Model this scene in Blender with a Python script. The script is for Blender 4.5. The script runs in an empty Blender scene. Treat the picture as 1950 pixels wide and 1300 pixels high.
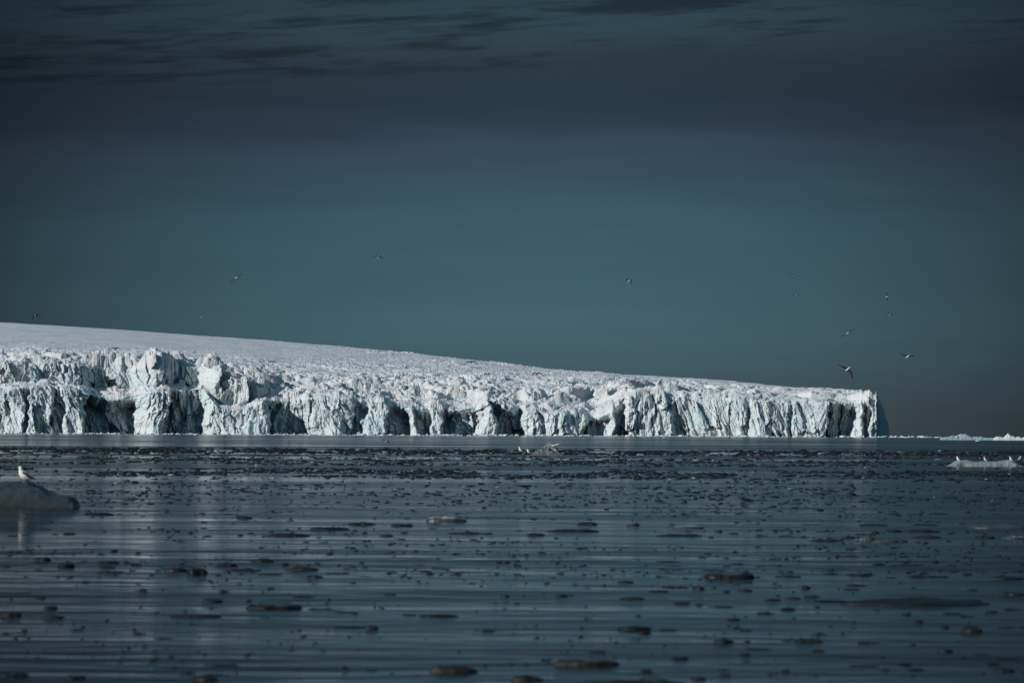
import bpy, math, random
import numpy as np
R = math.radians
scene = bpy.context.scene
COL = scene.collection

# ------------------------------------------------------------------ camera
CAM_H = 1.8
LENS = 200.0
F = LENS / 36.0 * 1950.0            # focal length in photo pixels
H0 = 176.7                          # horizon below picture centre, photo pixels
PITCH = math.atan(H0 / F)
ROLL = math.atan(0.0041)
cam = bpy.data.cameras.new('camera')
cam.lens = LENS; cam.sensor_width = 36.0; cam.sensor_fit = 'HORIZONTAL'
cam.clip_start = 1.0; cam.clip_end = 200000.0
cam.dof.use_dof = True; cam.dof.focus_distance = 1500.0; cam.dof.aperture_fstop = 6.3
camo = bpy.data.objects.new('camera', cam); COL.objects.link(camo)
from mathutils import Matrix, Vector
camo.matrix_world = Matrix.Translation((0, 0, CAM_H)) @ Matrix.Rotation(math.pi / 2 + PITCH, 4, 'X') @ Matrix.Rotation(ROLL, 4, 'Z')
scene.camera = camo

def ray(px, py):
    u = px - 975.0; v = py - 650.0
    c, s = math.cos(ROLL), math.sin(ROLL)
    u2 = u * c + v * s; v2 = -u * s + v * c
    up = -v2
    dy = F * math.cos(PITCH) - up * math.sin(PITCH)
    dz = F * math.sin(PITCH) + up * math.cos(PITCH)
    return u2 / dy, dz / dy            # x and z per metre of depth

def at(px, py, d):                     # point at depth d
    a, b = ray(px, py)
    return (a * d, d, CAM_H + b * d)

def on_water(px, py):
    a, b = ray(px, py)
    d = CAM_H / max(-b, 1e-5)
    return (a * d, d, 0.0)

# ------------------------------------------------------------------ world + sun
SUN_EL, SUN_AZ = 23.0, -61.0           # azimuth of the sun measured from behind the camera (negative = left)
w = bpy.data.worlds.new('World'); scene.world = w; w.use_nodes = True
nt = w.node_tree; N = nt.nodes; L = nt.links
for n in list(N): N.remove(n)
def nn(t, **k):
    n = N.new(t)
    for a, b in k.items(): setattr(n, a, b)
    return n
def math_(op, a, b=None, c=None, clamp=False, nodes=None, links=None):
    nodes = nodes or N; links = links or L
    m = nodes.new('ShaderNodeMath'); m.operation = op; m.use_clamp = clamp
    for i, v in enumerate((a, b, c)):
        if v is None: continue
        if isinstance(v, (int, float)): m.inputs[i].default_value = v
        else: links.new(v, m.inputs[i])
    return m.outputs[0]
tc = nn('ShaderNodeTexCoord'); sep = nn('ShaderNodeSeparateXYZ'); L.new(tc.outputs['Generated'], sep.inputs[0])
az = math_('MULTIPLY', sep.outputs['X'], F); el = math_('MULTIPLY', sep.outputs['Z'], F)
def noise_w(sx, sz, off, detail=4, slant=0.0, rough=0.5):
    cmb = nn('ShaderNodeCombineXYZ')
    L.new(math_('DIVIDE', az, sx), cmb.inputs[0])
    e2 = math_('ADD', el, math_('MULTIPLY', az, slant)) if slant else el
    L.new(math_('DIVIDE', e2, sz), cmb.inputs[1])
    cmb.inputs[2].default_value = off
    t = nn('ShaderNodeTexNoise'); t.inputs['Scale'].default_value = 1.0; t.inputs['Detail'].default_value = detail
    t.inputs['Roughness'].default_value = rough
    L.new(cmb.outputs[0], t.inputs['Vector'])
    return t.outputs[0]
warp = math_('MULTIPLY', math_('SUBTRACT', noise_w(500, 60, 3.3, 3), 0.5), 105)
warp2 = math_('MULTIPLY', math_('SUBTRACT', noise_w(180, 14, 8.3, 3), 0.5), 16)
eld = math_('ADD', math_('ADD', el, warp), warp2)
eld = math_('ADD', eld, math_('MULTIPLY', az, -0.012))
ramp = nn('ShaderNodeValToRGB')
L.new(math_('DIVIDE', math_('ADD', eld, 100.0), 1300.0), ramp.inputs[0])
def lin(c):
    return tuple(((x / 255) / 12.92 if x / 255 <= 0.04045 else ((x / 255 + 0.055) / 1.055) ** 2.4) for x in c)
stops = [(-90, (64, 77, 84)), (0, (64, 77, 84)), (60, (65, 84, 93)), (200, (67, 96, 109)), (400, (59, 88, 103)), (480, (54, 78, 94)),
         (545, (51, 69, 87)), (585, (44, 60, 77)), (640, (38, 54, 69)), (690, (40, 56, 68)), (735, (45, 62, 73)), (780, (46, 68, 80)), (860, (42, 63, 75)), (940, (31, 46, 56)), (1190, (22, 32, 40))]
e = ramp.color_ramp.elements
while len(e) > 1: e.remove(e[-1])
e[0].position = (stops[0][0] + 100) / 1300; e[0].color = (*lin(stops[0][1]), 1)
for el_, c in stops[1:]:
    q = e.new((el_ + 100) / 1300); q.color = (*lin(c), 1)
# lens vignette put into the sky colour: brightest ahead, darker to both sides
azn = math_('DIVIDE', math_('SUBTRACT', az, 40), 960)
fall = math_('SUBTRACT', 1.02, math_('MULTIPLY', math_('POWER', math_('ABSOLUTE', azn), 2.0), 0.55))
fall = math_('MAXIMUM', fall, 0.36)
# wispy dark streaks high up
st = noise_w(150, 15, 1.7, 6, slant=-0.05, rough=0.6)
st2 = noise_w(420, 45, 5.1, 4, slant=-0.03)
s_ = nn('ShaderNodeMapRange'); s_.interpolation_type = 'SMOOTHSTEP'
s_.inputs['From Min'].default_value = 0.47; s_.inputs['From Max'].default_value = 0.66
def blob(ca, ce_, sa, se):
    a_ = math_('POWER', math_('DIVIDE', math_('ABSOLUTE', math_('SUBTRACT', az, ca)), sa), 2.0)
    b_ = math_('POWER', math_('DIVIDE', math_('ABSOLUTE', math_('SUBTRACT', el, ce_)), se), 2.0)
    return math_('EXPONENT', math_('MULTIPLY', math_('ADD', a_, b_), -1.0))
bl = math_('ADD', math_('ADD', blob(-720, 712, 400, 42), blob(-130, 775, 280, 46)), blob(330, 822, 280, 18))
L.new(math_('ADD', math_('ADD', math_('MULTIPLY', st, 0.62), math_('MULTIPLY', st2, 0.42)), math_('MULTIPLY', math_('SUBTRACT', bl, 0.45), 0.13)), s_.inputs['Value'])
mk = nn('ShaderNodeMapRange'); mk.interpolation_type = 'SMOOTHSTEP'
mk.inputs['From Min'].default_value = 668; mk.inputs['From Max'].default_value = 725
L.new(math_('ADD', el, math_('MULTIPLY', az, -0.055)), mk.inputs['Value'])
streak = math_('SUBTRACT', 1.0, math_('MULTIPLY', math_('MULTIPLY', s_.outputs[0], mk.outputs[0]), 0.52))
soft = math_('ADD', 0.93, math_('MULTIPLY', noise_w(700, 30, 2.2, 4), 0.14))
gain = math_('MULTIPLY', math_('MULTIPLY', fall, streak), soft)
mixc = nn('ShaderNodeMix', data_type='RGBA', blend_type='MULTIPLY'); mixc.inputs[0].default_value = 1.0
L.new(ramp.outputs[0], mixc.inputs['A'])
cg = nn('ShaderNodeCombineColor')
for i in range(3): L.new(gain, cg.inputs[i])
L.new(cg.outputs[0], mixc.inputs['B'])
hi = nn('ShaderNodeMapRange'); hi.interpolation_type = 'SMOOTHSTEP'; hi.inputs['From Min'].default_value = 0.28; hi.inputs['From Max'].default_value = 0.60
L.new(sep.outputs['Z'], hi.inputs['Value'])
mixh = nn('ShaderNodeMix', data_type='RGBA'); L.new(hi.outputs[0], mixh.inputs[0]); L.new(mixc.outputs['Result'], mixh.inputs['A'])
mixh.inputs['B'].default_value = (*lin((64, 110, 136)), 1)
bgc = nn('ShaderNodeBackground'); L.new(mixh.outputs['Result'], bgc.inputs[0]); bgc.inputs[1].default_value = 1.0
sky = nn('ShaderNodeTexSky'); sky.sky_type = 'NISHITA'; sky.sun_disc = False
sky.sun_elevation = R(SUN_EL); sky.sun_rotation = R(180 - SUN_AZ)
bgs = nn('ShaderNodeBackground'); L.new(sky.outputs[0], bgs.inputs[0]); bgs.inputs[1].default_value = 0.05
mx = nn('ShaderNodeMixShader'); mx.inputs[0].default_value = 0.985
L.new(bgs.outputs[0], mx.inputs[1]); L.new(bgc.outputs[0], mx.inputs[2])
out = nn('ShaderNodeOutputWorld'); L.new(mx.outputs[0], out.inputs[0])

sd = bpy.data.lights.new('sun', 'SUN'); sd.energy = 3.35; sd.angle = R(0.5); sd.color = (1.0, 0.97, 0.935)
so = bpy.data.objects.new('sun', sd); COL.objects.link(so)
ce = math.cos(R(SUN_EL))
to_sun = Vector((math.sin(R(SUN_AZ)) * ce, -math.cos(R(SUN_AZ)) * ce, math.sin(R(SUN_EL))))
so.rotation_euler = to_sun.to_track_quat('Z', 'Y').to_euler()
sky.sun_rotation = math.atan2(to_sun.x, to_sun.y)

scene.view_settings.view_transform = 'Standard'; scene.view_settings.look = 'None'
scene.view_settings.exposure = 0.0; scene.view_settings.gamma = 1.0
scene.cycles.max_bounces = 5; scene.cycles.diffuse_bounces = 1; scene.cycles.glossy_bounces = 3
scene.cycles.sample_clamp_indirect = 3.0

# ------------------------------------------------------------------ numpy noise
def _h(ix, iy, seed):
    h = (ix.astype(np.int64) * 374761393 + iy.astype(np.int64) * 668265263 + seed * 1442695041) & 0xffffffff
    h = ((h ^ (h >> 13)) * 1274126177) & 0xffffffff
    h = ((h ^ (h >> 16)) * 2246822519) & 0xffffffff
    return ((h ^ (h >> 15)) & 0xffffff).astype(np.float32) / 16777216.0
def vnoise(x, y, seed=0):
    x, y = np.broadcast_arrays(x, y)
    ix = np.floor(x); iy = np.floor(y); fx = x - ix; fy = y - iy
    fx = fx * fx * fx * (fx * (fx * 6 - 15) + 10); fy = fy * fy * fy * (fy * (fy * 6 - 15) + 10)
    a = _h(ix, iy, seed); b = _h(ix + 1, iy, seed); c = _h(ix, iy + 1, seed); d = _h(ix + 1, iy + 1, seed)
    return (a * (1 - fx) + b * fx) * (1 - fy) + (c * (1 - fx) + d * fx) * fy
def fbm(x, y, seed=0, o=4, g=0.5):
    t = 0; a = 1; n = 0
    for i in range(o):
        t = t + a * vnoise(x * 2 ** i + 17.3 * i, y * 2 ** i - 9.1 * i, seed + i); n += a; a *= g
    return t / n * 2 - 1                # -1..1
def ridged(x, y, seed=0, o=4, g=0.55):
    t = 0; a = 1; n = 0
    for i in range(o):
        t = t + a * (1 - np.abs(vnoise(x * 2 ** i, y * 2 ** i, seed + i) * 2 - 1)); n += a; a *= g
    return t / n
def cells(x, y, seed=0):
    """F1, F2, cell offset vector from the feature point, three random numbers of the nearest cell"""
    x, y = np.broadcast_arrays(x, y)
    ix = np.floor(x); iy = np.floor(y)
    f1 = np.full(x.shape, 9., np.float32); f2 = f1.copy()
    dx1 = np.zeros_like(f1); dy1 = np.zeros_like(f1); cx = ix.copy(); cy = iy.copy()
    for i in (-1, 0, 1):
        for j in (-1, 0, 1):
            a = ix + i; b = iy + j
            ddx = x - (a + 0.1 + 0.8 * _h(a, b, seed)); ddy = y - (b + 0.1 + 0.8 * _h(a, b, seed + 71))
            dd = np.sqrt(ddx * ddx + ddy * ddy)
            m = dd < f1
            f2 = np.where(m, f1, np.minimum(f2, dd)); f1 = np.where(m, dd, f1)
            dx1 = np.where(m, ddx, dx1); dy1 = np.where(m, ddy, dy1)
            cx = np.where(m, a, cx); cy = np.where(m, b, cy)
    return f1, f2, dx1, dy1, _h(cx, cy, seed + 5), _h(cx, cy, seed + 6), _h(cx, cy, seed + 7)
def sstep(a, b, x):
    t = np.clip((x - a) / (b - a), 0, 1); return t * t * (3 - 2 * t)

# ------------------------------------------------------------------ helpers
def tag(o, label=None, cat=None, group=None, kind=None):
    if label: o['label'] = label
    if cat: o['category'] = cat
    if group: o['group'] = group
    if kind: o['kind'] = kind
    return o
def mesh_np(name, V, Fq, mats, parent=None, smooth=False, midx=None):
    """V (n,3); Fq (m,4) or (m,3) index array"""
    me = bpy.data.meshes.new(name)
    V = np.asarray(V, np.float32); Fq = np.asarray(Fq, np.int32)
    k = Fq.shape[1]
    me.vertices.add(len(V)); me.vertices.foreach_set('co', V.ravel())
    me.loops.add(Fq.size); me.loops.foreach_set('vertex_index', Fq.ravel())
    me.polygons.add(len(Fq)); me.polygons.foreach_set('loop_start', np.arange(0, Fq.size, k, dtype=np.int32))
    try: me.polygons.foreach_set('loop_total', np.full(len(Fq), k, np.int32))
    except Exception: pass
    me.polygons.foreach_set('use_smooth', np.full(len(Fq), smooth, bool))
    for m in mats: me.materials.append(m)
    if midx is not None: me.polygons.foreach_set('material_index', np.asarray(midx, np.int32))
    me.update(calc_edges=True); me.validate()
    o = bpy.data.objects.new(name, me); COL.objects.link(o)
    if parent is not None: o.parent = parent
    return o
def grid_faces(nr, nc, wrap=False, base=0):
    r = np.arange(nr - 1)[:, None]; c = np.arange(nc if wrap else nc - 1)[None, :]
    c2 = (c + 1) % nc
    return np.stack([r * nc + c, r * nc + c2, (r + 1) * nc + c2, (r + 1) * nc + c], -1).reshape(-1, 4) + base

# ------------------------------------------------------------------ materials
def material(name):
    m = bpy.data.materials.new(name); m.use_nodes = True
    return m, m.node_tree.nodes, m.node_tree.links, m.node_tree.nodes['Principled BSDF']
def noise_node(nd, lk, scale, detail=4, rough=0.55, vec=None, mapping=None, dist=0.0):
    t = nd.new('ShaderNodeTexNoise'); t.inputs['Scale'].default_value = scale; t.inputs['Detail'].default_value = detail
    t.inputs['Roughness'].default_value = rough; t.inputs['Distortion'].default_value = dist
    if vec is None:
        g = nd.new('ShaderNodeNewGeometry'); vec = g.outputs['Position']
    if mapping:
        mp = nd.new('ShaderNodeMapping'); mp.inputs['Scale'].default_value = mapping; lk.new(vec, mp.inputs[0]); vec = mp.outputs[0]
    lk.new(vec, t.inputs['Vector']); return t.outputs[0]
def cramp(nd, lk, fac, stops):
    r = nd.new('ShaderNodeValToRGB'); e = r.color_ramp.elements
    e[0].position = stops[0][0]; e[0].color = (*stops[0][1], 1)
    e[1].position = stops[-1][0]; e[1].color = (*stops[-1][1], 1)
    for p, c in stops[1:-1]:
        q = e.new(p); q.color = (*c, 1)
    lk.new(fac, r.inputs[0]); return r.outputs[0]
def simple(name, col, rough=0.6, var=0.25, scale=3.0, bump=0.0, bdist=0.02, spec=0.5, objspace=True):
    m, nd, lk, b = material(name)
    vec = None
    if objspace: vec = nd.new('ShaderNodeTexCoord').outputs['Object']
    n = noise_node(nd, lk, scale, 5, 0.6, vec)
    c0 = tuple(x * (1 - var) for x in col); c1 = tuple(min(1, x * (1 + var)) for x in col)
    lk.new(cramp(nd, lk, n, [(0.3, c0), (0.7, c1)]), b.inputs['Base Color'])
    b.inputs['Roughness'].default_value = rough
    b.inputs['Specular IOR Level'].default_value = spec
    if bump:
        bp = nd.new('ShaderNodeBump'); bp.inputs['Strength'].default_value = bump; bp.inputs['Distance'].default_value = bdist
        lk.new(noise_node(nd, lk, scale * 4, 5, 0.6, vec), bp.inputs['Height']); lk.new(bp.outputs[0], b.inputs['Normal'])
    return m

# glacier ice: compressed blue ice showing through weathered white ice, with thin bands of grit
m_face, nd, lk, b = material('glacier_ice')
n1 = noise_node(nd, lk, 0.022, 6, 0.62, mapping=(1, 0.4, 1.1), dist=0.6)
base = cramp(nd, lk, n1, [(0.30, (0.52, 0.68, 0.715)), (0.42, (0.635, 0.74, 0.765)), (0.56, (0.705, 0.77, 0.78)), (0.76, (0.76, 0.785, 0.78))])
n2 = noise_node(nd, lk, 0.35, 6, 0.7, mapping=(1.0, 0.6, 0.5))
dirt = cramp(nd, lk, n2, [(0.30, (0.72, 0.76, 0.78)), (0.50, (1, 1, 1)), (0.9, (1, 1, 1))])
mm = nd.new('ShaderNodeMix'); mm.data_type = 'RGBA'; mm.blend_type = 'MULTIPLY'; mm.inputs[0].default_value = 1
lk.new(base, mm.inputs['A']); lk.new(dirt, mm.inputs['B']); lk.new(mm.outputs['Result'], b.inputs['Base Color'])
b.inputs['Roughness'].default_value = 0.75; b.inputs['Specular IOR Level'].default_value = 0.25
bp = nd.new('ShaderNodeBump'); bp.inputs['Strength'].default_value = 0.6; bp.inputs['Distance'].default_value = 1.2
lk.new(noise_node(nd, lk, 0.5, 5, 0.65, mapping=(1.2, 1, 0.6)), bp.inputs['Height']); lk.new(bp.outputs[0], b.inputs['Normal'])

m_snow, nd, lk, b = material('glacier_snow')
n1 = noise_node(nd, lk, 0.03, 6, 0.65, mapping=(0.7, 0.25, 1))
base = cramp(nd, lk, n1, [(0.30, (0.58, 0.60, 0.62)), (0.5, (0.67, 0.68, 0.685)), (0.70, (0.77, 0.77, 0.765))])
n2 = noise_node(nd, lk, 0.16, 6, 0.75, mapping=(1.0, 0.35, 1))
dirt = cramp(nd, lk, n2, [(0.33, (0.70, 0.72, 0.75)), (0.47, (1, 1, 1)), (0.9, (1, 1, 1))])
mm = nd.new('ShaderNodeMix'); mm.data_type = 'RGBA'; mm.blend_type = 'MULTIPLY'; mm.inputs[0].default_value = 1
lk.new(base, mm.inputs['A']); lk.new(dirt, mm.inputs['B']); lk.new(mm.outputs['Result'], b.inputs['Base Color'])
b.inputs['Roughness'].default_value = 0.85; b.inputs['Specular IOR Level'].default_value = 0.15

# sea water
m_water, nd, lk, b = material('sea_water')
b.inputs['Base Color'].default_value = (0.004, 0.010, 0.013, 1)
b.inputs['Roughness'].default_value = 0.17; b.inputs['IOR'].default_value = 1.333
geo = nd.new('ShaderNodeNewGeometry')
def nz(sc, det, ro, mp, dist=0.0): return noise_node(nd, lk, sc, det, ro, geo.outputs['Position'], mp, dist)
h1 = nz(0.9, 3, 0.5, (0.55, 1.0, 1))       # ripples about a metre long
h2 = nz(0.16, 2, 0.5, (0.6, 1.0, 1))       # low swell
h3 = nz(4.0, 2, 0.5, (0.7, 1.0, 1))
def madd(a, k, b_):
    m = nd.new('ShaderNodeMath'); m.operation = 'MULTIPLY_ADD'; lk.new(a, m.inputs[0])
    if isinstance(k, float): m.inputs[1].default_value = k
    else: lk.new(k, m.inputs[1])
    if isinstance(b_, float): m.inputs[2].default_value = b_
    else: lk.new(b_, m.inputs[2])
    return m.outputs[0]
# roughness: breeze-ruffled lanes and slicks
sy = nd.new('ShaderNodeSeparateXYZ'); lk.new(geo.outputs['Position'], sy.inputs[0])
def mapr(v_, a, b2, c, d):
    m_ = nd.new('ShaderNodeMapRange'); lk.new(v_, m_.inputs['Value'])
    for n_, q in zip(('From Min', 'From Max', 'To Min', 'To Max'), (a, b2, c, d)): m_.inputs[n_].default_value = q
    return m_.outputs[0]
def op(o_, a, b2):
    m_ = nd.new('ShaderNodeMath'); m_.operation = o_
    for i_, q in enumerate((a, b2)):
        if isinstance(q, (int, float)): m_.inputs[i_].default_value = q
        else: lk.new(q, m_.inputs[i_])
    return m_.outputs[0]
far = mapr(sy.outputs['Y'], 60, 300, 0.0, 1.0)
lane = mapr(nz(0.20, 4, 0.6, (0.30, 1.0, 1), 0.3), 0.38, 0.62, 0.06, 0.125)
lane2 = mapr(nz(0.010, 5, 0.7, (0.5, 1.0, 1), 0.2), 0.40, 0.60, 0.055, 0.15)
ra = op('ADD', op('MULTIPLY', lane, op('SUBTRACT', 1.0, far)), op('MULTIPLY', lane2, far))
lk.new(ra, b.inputs['Roughness'])
# patches of smooth and ruffled water
pt = nd.new('ShaderNodeMapRange'); pt.inputs['From Min'].default_value = 0.35; pt.inputs['From Max'].default_value = 0.65
pt.inputs['To Min'].default_value = 0.35; pt.inputs['To Max'].default_value = 1.0
lk.new(nz(0.035, 3, 0.5, (0.25, 1.0, 1)), pt.inputs['Value'])
hh = madd(h1, 0.026, madd(h2, 0.10, madd(h3, 0.0015, 0.0)))
hm0 = op('MULTIPLY', hh, pt.outputs[0]); hm = nd.new('ShaderNodeMath'); hm.operation = 'MULTIPLY'; lk.new(hm0, hm.inputs[0]); lk.new(mapr(sy.outputs['Y'], 60, 300, 0.12, 1.0), hm.inputs[1])
bp = nd.new('ShaderNodeBump'); bp.inputs['Strength'].default_value = 1.0; bp.inputs['Distance'].default_value = 1.0
lk.new(hm.outputs[0], bp.inputs['Height']); lk.new(bp.outputs[0], b.inputs['Normal'])

m_dark = simple('dark_glacier_ice', (0.0075, 0.0072, 0.0068), 0.5, 0.5, 3.0, 0.5, 0.03, 0.35)
m_brown = simple('dirty_brown_ice', (0.0125, 0.0118, 0.011), 0.55, 0.5, 3.0, 0.5, 0.03, 0.3)
m_grey = simple('clear_grey_ice', (0.045, 0.050, 0.050), 0.35, 0.5, 2.2, 0.5, 0.04, 0.5)
m_pale = simple('pale_ice', (0.24, 0.265, 0.27), 0.4, 0.3, 1.2, 0.5, 0.05, 0.4)
m_white = simple('white_ice', (0.72, 0.75, 0.75), 0.6, 0.15, 0.6, 0.4, 0.2, 0.3)
m_gwhite = simple('gull_white', (0.80, 0.79, 0.75), 0.7, 0.05, 8)
m_gdark = simple('gull_slate', (0.030, 0.030, 0.034), 0.7, 0.2, 8)
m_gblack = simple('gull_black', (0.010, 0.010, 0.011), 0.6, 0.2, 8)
m_gbill = simple('gull_bill', (0.55, 0.36, 0.06), 0.5, 0.1, 8)

m_clear = simple('clear_pale_ice', (0.15, 0.17, 0.175), 0.35, 0.4, 1.0, 0.5, 0.05, 0.5)
m_wet = simple('wet_grey_ice', (0.040, 0.045, 0.0455), 0.28, 0.45, 1.3, 0.35, 0.05, 0.5)

# ------------------------------------------------------------------ water
pr_ = np.linspace(262, 9, 900)                  # rows evenly spaced as seen from the boat
rn = CAM_H * (F * 1024 / 1950) / pr_
rr = np.concatenate([[3.0, 12, 24, 34], rn, np.geomspace(rn[-1] * 1.05, 90000, 50)])
ad = np.linspace(R(-5.6), R(5.6), 420)
aa = np.concatenate([np.linspace(R(-60), R(-6), 14), ad, np.linspace(R(6), R(60), 14)])
Xw = rr[:, None] * np.sin(aa)[None]; Yw = rr[:, None] * np.cos(aa)[None]
def wave(Xw, Yw, step):
    Zw = 0; rr_ = np.hypot(Xw, Yw)
    for lam, amp_, st_, sd_ in ((0.75, 0.0040, 1.2, 501), (1.5, 0.0070, 1.5, 503), (3.2, 0.010, 1.7, 505), (8.0, 0.009, 1.8, 507), (22.0, 0.014, 2.2, 509)):
        nz_ = vnoise((Xw + 0.25 * Yw) / (lam * st_ * 0.5) + 3.1, (Yw - 0.06 * Xw) / (lam * 0.5), sd_) + 0.6 * vnoise((Xw - 0.35 * Yw) / (lam * st_ * 0.62), (Yw + 0.1 * Xw) / (lam * 0.43), sd_ + 1) - 0.8
        Zw = Zw + nz_ * amp_ * np.clip(lam / (2.2 * step) - 0.4, 0, 1)
    lanes = 0.5 + 0.75 * vnoise(Xw / 28, Yw / 7, 521) * vnoise(Xw / 60, Yw / 25, 523) * 2
    return Zw * lanes * sstep(20, 36, rr_) * sstep(1500, 600, rr_)
def wz(x, y):                                   # height of the swell under a floating piece
    x = np.atleast_1d(np.asarray(x, float)); y = np.atleast_1d(np.asarray(y, float))
    return wave(x, y, np.maximum(0.05, y * y / (CAM_H * F * 1024 / 1950) * 0.28))
step = np.gradient(rr)[:, None]
Zw = wave(Xw, Yw, step)
Zw[:, :14] = 0; Zw[:, -14:] = 0
V = np.stack([Xw, Yw, Zw], -1).reshape(-1, 3)
water = mesh_np('water', V, grid_faces(len(rr), len(aa))[:, ::-1], [m_water], smooth=True)
tag(water, kind='structure')

# ------------------------------------------------------------------ glacier
D0 = 7000.0
PXM = D0 / F                            # metres per photo pixel at the front
K = np.array([(-350, 745, 738, 693, 24, 592, 1700),
    (0, 740, 733, 695, 24, 613, 1600),
    (60, 738, 731, 694, 22, 616, 1600),
    (100, 736, 730, 695, 22, 619, 1600),
    (150, 745, 738, 699, 26, 622, 1600),
    (200, 757, 742, 699, 30, 625, 1600),
    (260, 755, 740, 696, 30, 629, 1600),
    (320, 744, 737, 695, 26, 634, 1500),
    (390, 744, 740, 698, 22, 639, 1500),
    (420, 782, 777, 707, 26, 641, 1500),
    (470, 778, 772, 720, 30, 644, 1500),
    (500, 764, 758, 736, 26, 647, 1500),
    (540, 763, 747, 744, 40.8, 650, 1450),
    (620, 757, 743, 740, 57.8, 656, 1400),
    (700, 761, 747, 744, 68.0, 664, 1350),
    (760, 769, 756, 753, 51.0, 669, 1300),
    (850, 781, 763, 760, 57.8, 679, 1250),
    (905, 778, 758, 755, 44.199999999999996, 685, 1200),
    (925, 762, 745, 742, 30.599999999999998, 688, 1200),
    (960, 770, 760, 757, 37.4, 691, 1150),
    (1040, 783, 769, 766, 51.0, 701, 1100),
    (1075, 783, 769, 766, 51.0, 706, 1100),
    (1130, 796, 774, 771, 61.199999999999996, 709, 1000),
    (1165, 782, 757, 754, 44.199999999999996, 711, 1000),
    (1190, 756, 744, 742, 14, 712, 950),
    (1230, 757, 747, 745, 12, 714, 900),
    (1290, 756, 749, 747, 12, 718, 850),
    (1370, 762, 753, 751, 12, 723, 750),
    (1450, 766, 759, 757, 10, 732, 650),
    (1560, 769, 763, 761, 10, 740, 520),
    (1640, 766, 763, 759, 8, 742, 420),
    (1670, 758, 753, 749, 6, 746, 380), (1678, 762, 758, 754, 6, 750, 380), (1686, 775, 771, 767, 5, 760, 370), (1691, 798, 794, 790, 4, 778, 360), (1700, 806, 802, 798, 4, 788, 360)], float)
# bays cut back into the face: px left, px right, depth m, foot-only height px (0 = full)
ALC = [(158, 292, 46, 5), (306, 404, 44, 5), (510, 612, 40, 7), (662, 700, 16, 6), (733, 790, 30, 7), (792, 824, 22, 4), (836, 922, 36, 7), (944, 1016, 34, 7),
       (1106, 1166, 32, 8), (1168, 1202, 24, 3), (1283, 1345, 9, 8), (1568, 1628, 34, 4), (1641, 1661, 15, 4), (98, 128, 14, 5), (40, 50, 14, 3), (1030, 1044, 7, 3),
       (1415, 1428, 7, 3), (1500, 1512, 8, 3), (-120, -60, 24, 6), (-300, -210, 32, 6), (445, 452, 5, 3), (1240, 1250, 6, 3)]
c_front = np.arange(-350, 1668, 1.25)
tt = np.linspace(0, 1, 190) ** 1.15
c_end = 1668 + 24 * np.sin(tt * math.pi / 2)
d_end = 380 * (1 - np.cos(tt * math.pi / 2))
px = np.concatenate([c_front, c_end[1:]]); dF = np.concatenate([np.zeros(len(c_front)), d_end[1:]])
s_arc = np.concatenate([[0], np.cumsum(np.hypot(np.diff(px) * PXM, np.diff(dF)))])
def smooth_cols(a, win):
    k_ = np.hanning(win); k_ /= k_.sum()
    return np.convolve(np.pad(a, win // 2, mode='edge'), k_, 'same')[win // 2: win // 2 + len(a)]
def kk(i, win=25):
    q_ = np.interp(px, K[:, 0], K[:, i]); e_ = sstep(1650, 1666, px)
    return smooth_cols(q_, win) * (1 - e_) + q_ * e_
cr, sr = math.cos(ROLL), math.sin(ROLL)
def z_of(px_, py_, d):
    u = px_ - 975; v = py_ - 650
    up = -(-u * sr + v * cr)
    return CAM_H + d * (F * math.sin(PITCH) + up * math.cos(PITCH)) / (F * math.cos(PITCH) - up * math.sin(PITCH))
def x_of(px_, py_, d):
    u = px_ - 975; v = py_ - 650
    u2 = u * cr + v * sr; up = v * 0 - (-u * sr + v * cr)
    return d * u2 / (F * math.cos(PITCH) - up * math.sin(PITCH))
DF = D0 + dF
S = s_arc
# ragged edges
rag = lambda a, sc, seed: a * (fbm(S / sc, S * 0 + 0.5, seed, 3, 0.42))
cellr = cells((S + 5 * fbm(S / 16, S * 0, 221, 3)) / 17.0, S * 0 + 0.3, 41)[4] - 0.5
cellr2 = cells(S / 5.0, S * 0 + 0.3, 47)[4] - 0.5
yl = kk(1) + rag(8, 26, 3) + cellr2 * 2
yf = kk(2) + rag(3, 14, 7)
tier = sstep(520, 380, px)             # the tall upper tier on the left
yu = kk(3) + rag(5, 20, 9) + cellr * (4 + 9 * tier)
yl = np.maximum(yl, yf + 1.0 + 0 * yl); yu = np.minimum(yu, yf - 1.0)
endw = sstep(1660, 1690, px)
z_l = z_of(px, yl, DF); z_f = z_of(px, yf, DF + 20); z_u = z_of(px, yu, DF + 25)
ledge = kk(4) * (1 + 0.3 * rag(1, 30, 11))
y_sky = kk(5, 61); reach = kk(6, 501)
# bay depth, also as a function of height so that the edges wander
def alc_at(z):
    a_ = np.zeros((len(z), len(px)))
    wp = px[None] + 13 * fbm(S[None] / 16, z / 16, 77, 4) * np.clip(z / 12, 0.3, 1)
    for n_, (a, b_, dep, soft_) in enumerate(ALC):
        m_ = (px > a - 30) & (px < b_ + 30)
        q = wp[:, m_]; sl = 0.35 * (z[:, m_] if z.shape[1] > 1 else z) * math.sin(n_ * 2.4)
        q = q - sl if b_ - a > 40 else q - sl * 0.5
        a_[:, m_] = np.maximum(a_[:, m_], 1.05 * dep * sstep(a, a + soft_, q) * (1 - sstep(b_ - max(soft_, (b_ - a) * 0.35), b_, q)))
    return a_
big = 5.0 * ridged(S / 55, S * 0 + 0.2, 21, 3) - 2.5 + 5 * fbm(S / 120, S * 0, 25, 2)
big = big * (1 - endw)

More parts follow.
